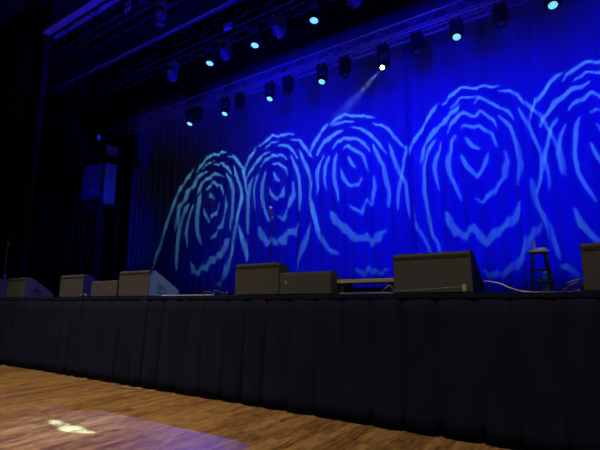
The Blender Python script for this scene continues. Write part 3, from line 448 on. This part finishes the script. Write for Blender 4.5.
def gobo_mesh(polys, name, dist=.10, rad=.088):
    cu = bpy.data.curves.new(name, 'CURVE'); cu.dimensions = '2D'; cu.fill_mode = 'BOTH'
    def spl(pts):
        s = cu.splines.new('POLY'); s.points.add(len(pts)-1); s.use_cyclic_u = True
        for p, q in zip(s.points, pts): p.co = (q[0]*dist, q[1]*dist, 0, 1)
    spl([(rad/dist*math.cos(k*math.pi/24), rad/dist*math.sin(k*math.pi/24)) for k in range(48)])
    for P in polys: spl(P)
    o = bpy.data.objects.new(name, cu); C.objects.link(o)
    bpy.context.view_layer.update()
    me = bpy.data.meshes.new_from_object(o.evaluated_get(bpy.context.evaluated_depsgraph_get()))
    bpy.data.objects.remove(o); bpy.data.curves.remove(cu)
    me.materials.clear(); me.materials.append(M['black']); me.name = name
    return me

gl_ = 'ring pattern spots on the middle truss'
order = ['leftmost', 'second from left', 'third from left', 'fourth from left', 'fifth from left']
for i, (lx, Bp, polys) in enumerate(GOBOS):
    Lp = (lx, 3.1, 8.10); pw = 1
    t, h = fixture('spot', lx, 3.1, 8.58, 8.10, aim(Lp, Bp), 'black spot, shell toned as if lit, under middle truss, %s of those drawing rings on the curtain' % order[i], False, 'lit_tone_housing', group=gl_)
    put('gobo_plate', gobo_mesh(polys, 'gobo_plate'), h, (0, 0, -.10))
    spot_lamp('ring_lamp', h, GOBO_COL, GOBO_POW*pw, 66, .02, .0003)
# dark spots and lit washes on the two trusses
down = R(-24)
wl = 'lit washes on the curtain truss'
W1 = [(-12.17, 8.08, 'leftmost lit cyan wash light below the curtain truss'),
      (-10.38, 8.04, 'lit cyan wash light, second from left on curtain truss'),
      (-8.37, 8.07, 'lit cyan wash light, third from left on curtain truss'),
      (-6.36, 8.09, 'lit cyan wash light, third from right on curtain truss'),
      (-2.33, 8.15, 'lit cyan wash light right of the white spot'),
      (-.17, 8.18, 'rightmost lit cyan wash light at the top edge')]
for x, z, lab in W1: fixture('wash', x, 5.8, 8.58, z, (down, 0, 0), lab, True, group=wl)
S1 = [(-11.76, 8.13, 'dark unlit spot beside the leftmost cyan wash light'),
      (-9.69, 8.05, 'dark unlit spot over the gap between first and second rings'),
      (-7.64, 8.06, 'dark unlit spot above the second ring pattern'),
      (-5.56, 8.07, 'dark unlit spot above the third ring pattern'),
      (-3.37, 8.09, 'dark unlit spot just right of the glaring white spot'),
      (-1.28, 8.12, 'large dark unlit spot above the fourth ring pattern')]
for i, (x, z, lab) in enumerate(S1):
    t, h = fixture('spot', x, 5.8, 8.58, z+.06, (R(-14), 0, 0), lab, False, group='unlit spots on the curtain truss')
    put('front_lens', cached('lensoff', lambda: lens_mb(.098, -.11), M['lensglass'], True), h)
# the glaring white spot, aimed at the floor
L0 = Vector((-4.35, 5.8, 7.95)); P0 = Vector((-5.16, -2.07, 0))
t, h = fixture('spot', L0.x, 5.8, 8.58, L0.z, aim(L0, P0), 'glaring white spot throwing a thin beam down left', True, group='lit spot on the curtain truss')
leaf = LEAF
q_ = spot_lamp('beam_core_lamp', h, (.6, .75, 1), CORE, 8, 1, .01); q_.location = (0, 0, -.14)
put('gobo_plate', gobo_mesh([leaf], 'leaf_plate', .10, .098), h, (0, 0, -.10))
b = MB(); b.lathe([(.001, -.126), (.03, -.124), (.055, -.118), (.055, -.112), (.001, -.112)], 20)
# hot lens: a lit ring round the aperture
b = MB(); b.lathe([(.012, -.118), (.06, -.118), (.06, -.108), (.012, -.108), (.012, -.118)], 24)
put('hot_lens', b.mesh('hot_lens', M['spot_on']), h)
spot_lamp('beam_lamp', h, (.30, .70, 1.0), BEAM_POW, 11, .0, .0002)

W2 = [(-8.43, 8.07, 'lit cyan wash light, lowest left on the middle truss'),
      (-6.80, 8.06, 'lit cyan wash light, middle of three on middle truss'),
      (-4.98, 8.08, 'lit cyan wash light, highest right on the middle truss')]
for x, z, lab in W2: fixture('wash', x, 3.1, 8.58, z, (R(-12), 0, 0), lab, True, group='lit washes on the middle truss')
t, h = fixture('spot', -8.10, 1.1, 8.58, 8.10, (R(6), R(4), 0), 'unlit black spot, shell toned as if lit, under the nearest truss, top left', False, 'lit_tone_housing', 'unlit grey spot')
put('front_lens', cached('lensoff', lambda: lens_mb(.098, -.11), M['lensglass'], True), h)

# small things clamped to the trusses
t = empty('clamp_block', (-9.0, .80, 8.64)); tag(t, 'small pale cross-barred clamp hanging on the nearest truss', 'clamp')
b = MB()
for s in (-1, 1): b.box((s*.06, 0, 0), (.035, .03, .34), bevel=.004)
obj('upright', b, M['grey_paint'], t)
b = MB()
for s in (-1, 1): b.box((0, -.01, s*.07), (.24, .03, .035), bevel=.004)
obj('crossbar', b, M['grey_paint'], t)
t = empty('junction_box', (-7.50, 2.80, 8.66)); tag(t, 'small pale grey junction box on the middle truss', 'box')
obj('box_body', MB().box((0, 0, 0), (.26, .08, .17), bevel=.01), M['grey_paint'], t)
obj('box_lid', MB().box((0, -.045, 0), (.22, .012, .13), bevel=.004), M['grey_paint'], t)
for i, (x, z) in enumerate(((-5.95, 8.72), (-5.72, 8.76), (-5.55, 8.80))):
    t = empty('cable_plug', (x, 5.565, z)); tag(t, ['left', 'middle', 'right'][i]+'most of three tiny pale plugs on curtain truss' if i != 1 else 'middle one of three tiny pale plugs on curtain truss', 'plug', 'pale plugs on the curtain truss')
    obj('plug_body', MB().rod((-.03, 0, 0), (.05, 0, .01), .022, .018), M['cap'], t)
    obj('plug_cuff', MB().rod((-.05, 0, -.002), (-.03, 0, 0), .014), M['black'], t)

# faint haze the white beam cuts through, thinning away from the lamp
hz = bpy.data.materials.new('haze'); hz.use_nodes = True; nt = hz.node_tree; nt.nodes.clear()
vo = nt.nodes.new('ShaderNodeVolumeScatter'); ou = nt.nodes.new('ShaderNodeOutputMaterial')
vo.inputs['Color'].default_value = (.8, .85, 1, 1); vo.inputs['Anisotropy'].default_value = .2
vo.inputs['Density'].default_value = HAZE
nt.links.new(vo.outputs[0], ou.inputs['Volume'])
o = put('light_haze', MB().lathe([(.001, -.17), (.04, -.17), (.24, -2.9), (.16, -3.4), (.001, -3.8)], 24).mesh('light_haze', hz)); o.matrix_world = Matrix.Translation(L0) @ aim(L0, P0)
tag(o, 'faint hazy beam slanting down left from the white spot', 'haze', None, 'stuff')

# ------------------------------------------------------------ floor monitors
def wedge(x0, w, y0, h, dp, label, kind='tall', badge=None):
    t = empty('stage_monitor', (x0+w/2, y0, SZ)); tag(t, label, 'speaker', 'wedge monitors along the stage edge')
    x = w/2
    ch = .025 if kind == 'tall' else .02
    lo = .12 if kind == 'tall' else .08
    b = MB(); b.prism([(0, .012), (0, h-ch), (ch*.6, h), (.13, h), (dp-.02, lo), (dp, lo-.03), (dp, .012)], -x, x)
    bmesh.ops.bevel(b.bm, geom=b.bm.edges[:], offset=.007, segments=2, affect='EDGES')
    body = obj('cabinet', b, M['cab'], t)
    # grille on the slope facing the performer
    a, c = Vector((0, .15, h-.012)), Vector((0, dp-.03, lo+.006)); d = (c-a); n = Vector((0, -d.z, d.y)).normalized()
    if n.z < 0: n = -n
    ang = math.atan2(d.z, d.y)
    obj('grille', MB().box((a+c)/2+n*.008, (w-.06, d.length*.95, .014), Matrix.Rotation(ang, 4, 'X'), .004), M['grille'], t)
    for s in (-1, 1):
        r = MB()
        r.prism([(.20, .12), (.20, .24), (.27, .24), (.40, .14), (.40, .12)] if kind == 'tall' else [(.2, .10), (.2, .18), (.34, .12), (.34, .10)], s*x-.004, s*x+.004)
        hh = obj('handle_recess', r, M['recess'], t)
        obj('slot', MB().box((s*x, .30, .075), (.008, .26, .025), bevel=.003), M['recess'], t)
    if kind == 'tall':
        obj('lip_strip', MB().box((0, -.002, h-ch-.030), (w-.02, .010, .040), bevel=.003), M['recess'], t)
    if badge is not None:
        obj('badge', MB().rod((badge, -.006, h*.56), (badge, .002, h*.56), .024, n=18), M['badge'], t)
    for sx in (-1, 1):
        for sy in (.06, dp-.06): obj('rubber_foot', MB().rod((sx*(x-.07), sy, 0), (sx*(x-.07), sy, .014), .02), M['black'], t)
    return t
Y0 = .25
wedge(-13.80, .92, Y0, .49, .70, 'far left black wedge monitor, mostly cut off by the picture edge')
wedge(-12.42, .93, Y0, .49, .70, 'first whole wedge monitor from left, its blue side showing')
wedge(-9.91, .92, Y0, .48, .70, 'tall black wedge monitor left of the lower badged one')
wedge(-8.70, .90, Y0, .325, .55, 'low wedge monitor with badge at left, touching the taller ones', 'low', .24)
wedge(-7.76, .92, Y0, .49, .74, 'tall wedge monitor whose side wears a pale blue light streak')
wedge(-4.74, .86, Y0, .49, .70, 'tall wedge monitor left of the low one at centre')
wedge(-3.87, .87, Y0+.01, .325, .62, 'low wedge monitor with round badge at centre', 'low', -.32)
wedge(-2.09, .94, Y0, .49, .70, 'large tall wedge monitor beside the yellow-green plug')
wedge(-.08, .93, Y0, .49, .70, 'tall wedge monitor at right edge beyond the stool')

# low board between the monitors
t = empty('low_bench', (-2.58, .6, SZ)); tag(t, 'low bench board with pale edge between two monitors', 'bench')
obj('board', MB().box((0, 0, .185), (.86, .32, .055), bevel=.006), M['woodtop'], t)
for sx in (-1, 1):
    for sy in (-1, 1): obj('leg', MB().box((sx*.36, sy*.11, .08), (.05, .05, .16)), M['black'], t)
obj('brace', MB().box((0, 0, .07), (.70, .03, .05)), M['black'], t)

# stool with bottle
SX, SY = -.72, 3.3
t = empty('bar_stool', (SX, SY, SZ)); tag(t, 'tall dark backless stool with seat toned as if lit behind the right monitors', 'stool')
obj('seat', MB().lathe([(.001, .705), (.15, .705), (.175, .72), (.175, .74), (.16, .755), (.001, .75)], 24), M['seat'], t, smooth=True)
for k in range(4):
    a = R(45+90*k+8); ca, sa = math.cos(a), math.sin(a)
    obj('leg', MB().rod((.235*ca, .235*sa, 0), (.13*ca, .13*sa, .71), .019, .022), M['stool'], t)
for z, rr in ((.22, .205), (.42, .178)):
    for k in range(4):
        a, c = R(53+90*k), R(143+90*k)
        obj('rung', MB().rod((rr*math.cos(a), rr*math.sin(a), z+.03*(k % 2)), (rr*math.cos(c), rr*math.sin(c), z+.03*(k % 2)), .011), M['stool'], t)
t = empty('water_bottle', (SX-.06, SY-.03, SZ+.753)); tag(t, 'small clear water bottle standing on the stool seat', 'bottle')
obj('bottle_body', MB().lathe([(.001, 0), (.030, 0), (.033, .01), (.033, .11), (.028, .13), (.013, .155), (.012, .17), (.001, .17)], 16), M['bottle'], t, smooth=True)
obj('cap', MB().rod((0, 0, .168), (0, 0, .188), .015, n=14), M['cap'], t)
t = empty('folded_cloth', (SX+.05, SY-.02, SZ+.753)); tag(t, 'pale folded cloth lying flat on the stool seat', 'cloth')
obj('lower_fold', MB().box((0, 0, .012), (.16, .16, .022), bevel=.009), M['cap'], t)
obj('upper_fold', MB().box((.01, .004, .032), (.13, .14, .018), bevel=.008), M['cap'], t)
t = empty('water_jug', (SX+.02, SY+.55, SZ)); tag(t, 'teal jug standing on stage behind the stool legs', 'jug')
obj('jug_body', MB().lathe([(.001, 0), (.115, 0), (.125, .02), (.125, .30), (.11, .33), (.04, .36), (.035, .40), (.001, .40)], 20), M['teal'], t, smooth=True)
obj('lid', MB().rod((0, 0, .40), (0, 0, .43), .045, n=16), M['cap'], t)
obj('handle', MB().tube([(.05, 0, .35), (.11, 0, .42), (.15, 0, .36), (.13, 0, .27)], .012), M['teal'], t, smooth=True)

# microphone stands
def mic_stand(x, y, h, label, sx=1):
    t = empty('microphone_stand', (x, y, SZ)); tag(t, label, 'microphone stand', 'microphone stands')
    obj('base', MB().lathe([(.001, 0), (.13, 0), (.13, .015), (.10, .028), (.02, .035), (.001, .035)], 24), M['black'], t)
    obj('pole', MB().rod((0, 0, .03), (0, 0, h), .009).rod((0, 0, h*.5), (0, 0, h*.5+.06), .016), M['black'], t)
    m_ = obj('microphone', MB().rod((0, 0, h), (0, -.05*sx, h+.15), .012, .020), M['cable_grey'], t)
    obj('mesh_head', MB().lathe([(.001, -.03), (.018, -.022), (.027, 0), (.022, .02), (.001, .03)], 14, Matrix.Translation((0, -.058*sx, h+.17))), M['cap'], m_, smooth=True)
    obj('clip', MB().box((0, 0, h+.01), (.03, .03, .05), bevel=.005), M['cap'], t)
    return t
mic_stand(-4.62, 1.05, 1.36, 'thin microphone stand rising behind the low centre monitor')
t = empty('equipment_stand', (-14.42, 1.0, SZ)); tag(t, 'thin dark upright stand with pale clips at far left edge', 'stand')
obj('pole', MB().rod((0, 0, 0), (0, 0, 1.75), .014), M['cable_grey'], t)
obj('head_clip', MB().box((.03, 0, 1.58), (.16, .05, .05), bevel=.01), M['grey_paint'], t)
obj('lower_clip', MB().box((.03, 0, .60), (.05, .05, .20), bevel=.01), M['cap'], t)
for k in range(3):
    a = R(90+120*k); obj('foot', MB().rod((0, 0, .14), (.25*math.cos(a), .25*math.sin(a), .01), .01), M['black'], t)

# cables
def cable(pts, r, m, label, cat='cable', name='cable', group=None):
    o = obj(name, MB().tube(smooth_pts(pts), r), M[m], None, smooth=True); return tag(o, label, cat, group)
def smooth_pts(p, n=6):
    P = [Vector(q) for q in p]; out = []
    for i in range(len(P)-1):
        a, b_, c, d = P[max(i-1, 0)], P[i], P[i+1], P[min(i+2, len(P)-1)]
        for k in range(n):
            t = k/n; out.append(.5*((2*b_)+(c-a)*t+(2*a-5*b_+4*c-d)*t*t+(-a+3*b_-3*c+d)*t**3))
    return out+[P[-1]]
Z = SZ
cable([(-1.28, .98, Z+.16), (-1.1, .86, Z+.155), (-.95, .84, Z+.12), (-.80, .82, Z+.05), (-.6, .8, Z+.012), (-.2, .98, Z+.012)], .009, 'cable_white', 'pale cable arching down from the large right monitor')
cable([(-.30, .75, Z+.01), (-.22, .65, Z+.07), (-.14, .62, Z+.10), (-.09, .68, Z+.06), (-.16, .72, Z+.02), (-.24, .62, Z+.09), (-.13, .60, Z+.13), (-.12, 1.0, Z+.05), (-.14, 1.1, Z+.012)], .012, 'cable_grey', 'grey looped cable beside the rightmost monitor')
cable([(-2.3, .30, Z+.012), (-2.22, .28, Z+.07), (-2.16, .3, Z+.10), (-2.12, .34, Z+.03), (-2.14, .24, Z+.012), (-2.4, .22, Z+.012), (-2.9, .3, Z+.012)], .010, 'cable_grey', 'grey cable curled between low bench and large monitor')
cable([(-6.2, .03, Z+.009), (-5.9, .025, Z+.009), (-5.6, .035, Z+.010), (-5.3, .03, Z+.009), (-5.0, .05, Z+.009)], .007, 'cable_white', 'white cable lying along the bare stage edge')
cable([(-5.5, .3, Z+.02), (-5.35, .2, Z+.07), (-5.2, .3, Z+.03), (-5.1, .16, Z+.08), (-4.95, .3, Z+.03), (-4.85, .2, Z+.06), (-4.8, .14, Z+.02)], .012, 'cable_black', 'black cable bunched left of the centre monitors')
cable([(-8.98, .2, Z+.012), (-8.92, .18, Z+.07), (-8.85, .15, Z+.03), (-8.8, .2, Z+.07), (-8.76, .2, Z+.012)], .010, 'cable_grey', 'short grey cable between the two left badged monitors')
cable([(-2.05, .19, Z+.03), (-1.7, .18, Z+.045), (-1.45, .17, Z+.06), (-1.27, .16, Z+.065)], .006, 'cable_grey', 'thin cable across the large monitor ending at yellow-green plug')
t = empty('power_plug', (-1.22, .17, Z)); tag(t, 'yellow-green plug in front of the large right monitor', 'plug')
obj('plug_body', MB().box((0, 0, .055), (.05, .05, .085), bevel=.012), M['yellow'], t)
obj('plug_collar', MB().rod((0, 0, 0), (0, 0, .02), .022, n=14), M['black'], t)
cable([(-6.85, -.30, .012), (-6.65, -.33, .014), (-6.45, -.29, .012), (-6.3, -.26, .012)], .010, 'cable_grey', 'grey cable end on floor at the foot of the skirt')

# ------------------------------------------------------------ wing tower at far left
t = empty('wing_scaffold', (-17.05, 4.35, SZ)); tag(t, 'tall dark scaffold in the left wing holding blue-lit boxes', 'scaffold')
for sx in (0, 1.75):
    for sy in (0, .8): obj('post', MB().rod((sx, sy, 0), (sx, sy, 7.4), .03), M['black'], t, smooth=True)
for z in (1.2, 3.55, 5.5, 6.9):
    for sy in (0, .8): obj('rail', MB().rod((0, sy, z), (1.75, sy, z), .022), M['black'], t, smooth=True)
    for sx in (0, 1.75): obj('cross_rail', MB().rod((sx, 0, z), (sx, .8, z), .022), M['black'], t, smooth=True)
for z in (3.6, 5.55): obj('shelf', MB().box((.87, .4, z), (1.75, .8, .04)), M['black'], t)
def crate(x, z, w, h, label, dark=False):
    c = empty('equipment_case', (x, 4.5, z)); tag(c, label, 'case', 'cases on the wing scaffold')
    obj('case_body', MB().box((w/2, .25, h/2), (w, .5, h), bevel=.02), M['tray'], c)
    for k in range(3): obj('slat', MB().box((w/2, -.006, h*(.2+.3*k)), (w*.96, .015, .035), bevel=.004), M['truss_dark'], c)
    obj('latch', MB().box((w*.5, -.012, h*.62), (.09, .02, .10), bevel=.006), M['black'], c)
crate(-16.90, SZ+3.62, .72, 1.72, 'tall blue-lit case, left one on the scaffold shelf')
crate(-16.10, SZ+3.62, .74, 1.66, 'tall blue-lit case, right one on the scaffold shelf')
crate(-16.2, SZ+5.57, .85, .42, 'small blue-lit case on the scaffold top shelf')
t = empty('round_lamp', (-16.2, 4.6, SZ+6.55)); tag(t, 'small round blue glowing lamp hanging on the wing scaffold', 'lamp')
M['blue_glow'] = mat('blue_glow', (.02, .03, .4), .4, emit=(.01, .02, .5), estr=.55)
obj('lamp_body', MB().lathe([(.001, .12), (.09, .10), (.13, 0), (.12, -.03)], 18), M['black'], t, (0, .05, -.05), (R(-70), 0, 0), smooth=True)
obj('lamp_glass', MB().lathe([(.001, -.07), (.07, -.06), (.12, -.03), (.001, -.02)], 18), M['blue_glow'], t, (0, .05, -.05), (R(-70), 0, 0), smooth=True)
obj('hook', MB().rod((0, .05, .02), (0, .05, .18), .01), M['black'], t)

# ------------------------------------------------------------ light
w = bpy.data.worlds.new('world'); SC.world = w; w.use_nodes = True
w.node_tree.nodes['Background'].inputs['Color'].default_value = (.30, .42, 1, 1)
w.node_tree.nodes['Background'].inputs['Strength'].default_value = AMB
BLUE = (.002, .0, 1.0)
for x, p in ((-7.8, .72), (-5.2, 1.05), (-2.6, 1.0), (.4, 1.0), (3.4, 1.0)):
    free_spot((x+2.2, .95, 7.9), (x, 7.0, 4.4), BLUE, WASH*p, 80, 1, .2, 'blue_wash_lamp')
for x in (-8.0, -3.0, 2.4):
    free_spot((x, 3.75, 7.9), (x, 7.0, 8.6), BLUE, TOPW, 125, 1, .25, 'top_fill_lamp')  # unseen fill added to carry the blue up to the curtain top
free_spot((-10.38, 5.7, 7.95), (-4.6, -2.2, 0), (.12, .12, 1), PATCH, 19, .9, .05, 'floor_wash_lamp')
free_spot((-3.4, 5.7, 7.95), (-9.5, .6, 1.7), (.04, .05, 1), SIDE, 50, 1, .08, 'stage_wash_lamp')
free_spot((-2.33, 5.7, 7.95), (-6.84, .62, 1.74), (.35, .55, 1), SIDE*2.2, 4.6, .1, .01, 'stage_wash_lamp')
free_spot((3.5, -7, 8), (SX, SY-.02, SZ+.80), (.62, .62, 1), STOOL, 3.2, .6, .05, 'stool_fill_lamp')  # unseen narrow fill added to brighten the stool seat
# unseen blue fill lamps added to light the trusses and the wings
free_spot((-6.5, 1.0, 1.7), (-8.9, 1.4, 9.3), (.0, .0, 1), RIG, 92, 1, .1, 'rig_fill_lamp')
free_spot((-13.4, 2.4, 1.7), (-16.3, 4.5, 6.4), (.0, .0, 1), TOWER, 36, 1, .1, 'wing_fill_lamp')
free_spot((-9, 3.6, 2.2), (-18.5, 4.6, 4.6), (.01, .03, 1), WING, 50, 1, .2, 'wing_fill_lamp')
# two warm house lamps over the audience, then two added front fills
free_spot((-8.5, -5.2, 10.5), (-8.5, -2.4, 0), (1, .80, .52), HOUSE, 70, 1, .25, 'house_and_fill_lamp')
free_spot((-1.0, -6.0, 10.5), (-2.2, -2.6, 0), (1, .78, .50), HOUSE*.62, 70, 1, .25, 'house_and_fill_lamp')
free_spot((-14, -8, 9), (-9.5, -.2, .9), (1, .90, .74), FRONT_FILL, 44, 1, .3, 'house_and_fill_lamp')  # unseen fill added for the monitor faces and skirt
free_spot((-1, -8, 9), (-1.5, -.2, .9), (.50, .58, 1), FRONT_FILL*.42, 44, 1, .3, 'house_and_fill_lamp')  # cool unseen fill added for the right half of the stage front

# ------------------------------------------------------------ camera
cam = bpy.data.cameras.new('camera'); co = bpy.data.objects.new('camera', cam); C.objects.link(co)
cam.sensor_width = 36; cam.lens = 440/600*36; cam.clip_end = 100; cam.clip_start = .05
co.location = (0, -5.04, 1.40); co.rotation_euler = (R(90+9.93), 0, R(33.5))
SC.camera = co
vs = SC.view_settings; vs.view_transform = 'Standard'; vs.look = 'None'; vs.exposure = 0; vs.gamma = 1; vs.use_curve_mapping = False
SC.cycles.use_denoising = True; SC.cycles.use_light_tree = False; SC.cycles.sample_clamp_indirect = 2
for k in ('led_on', 'led_bed', 'spot_on', 'blue_glow'): M[k].cycles.emission_sampling = 'NONE'
SC.cycles.use_adaptive_sampling = False
SC.cycles.max_bounces = 3
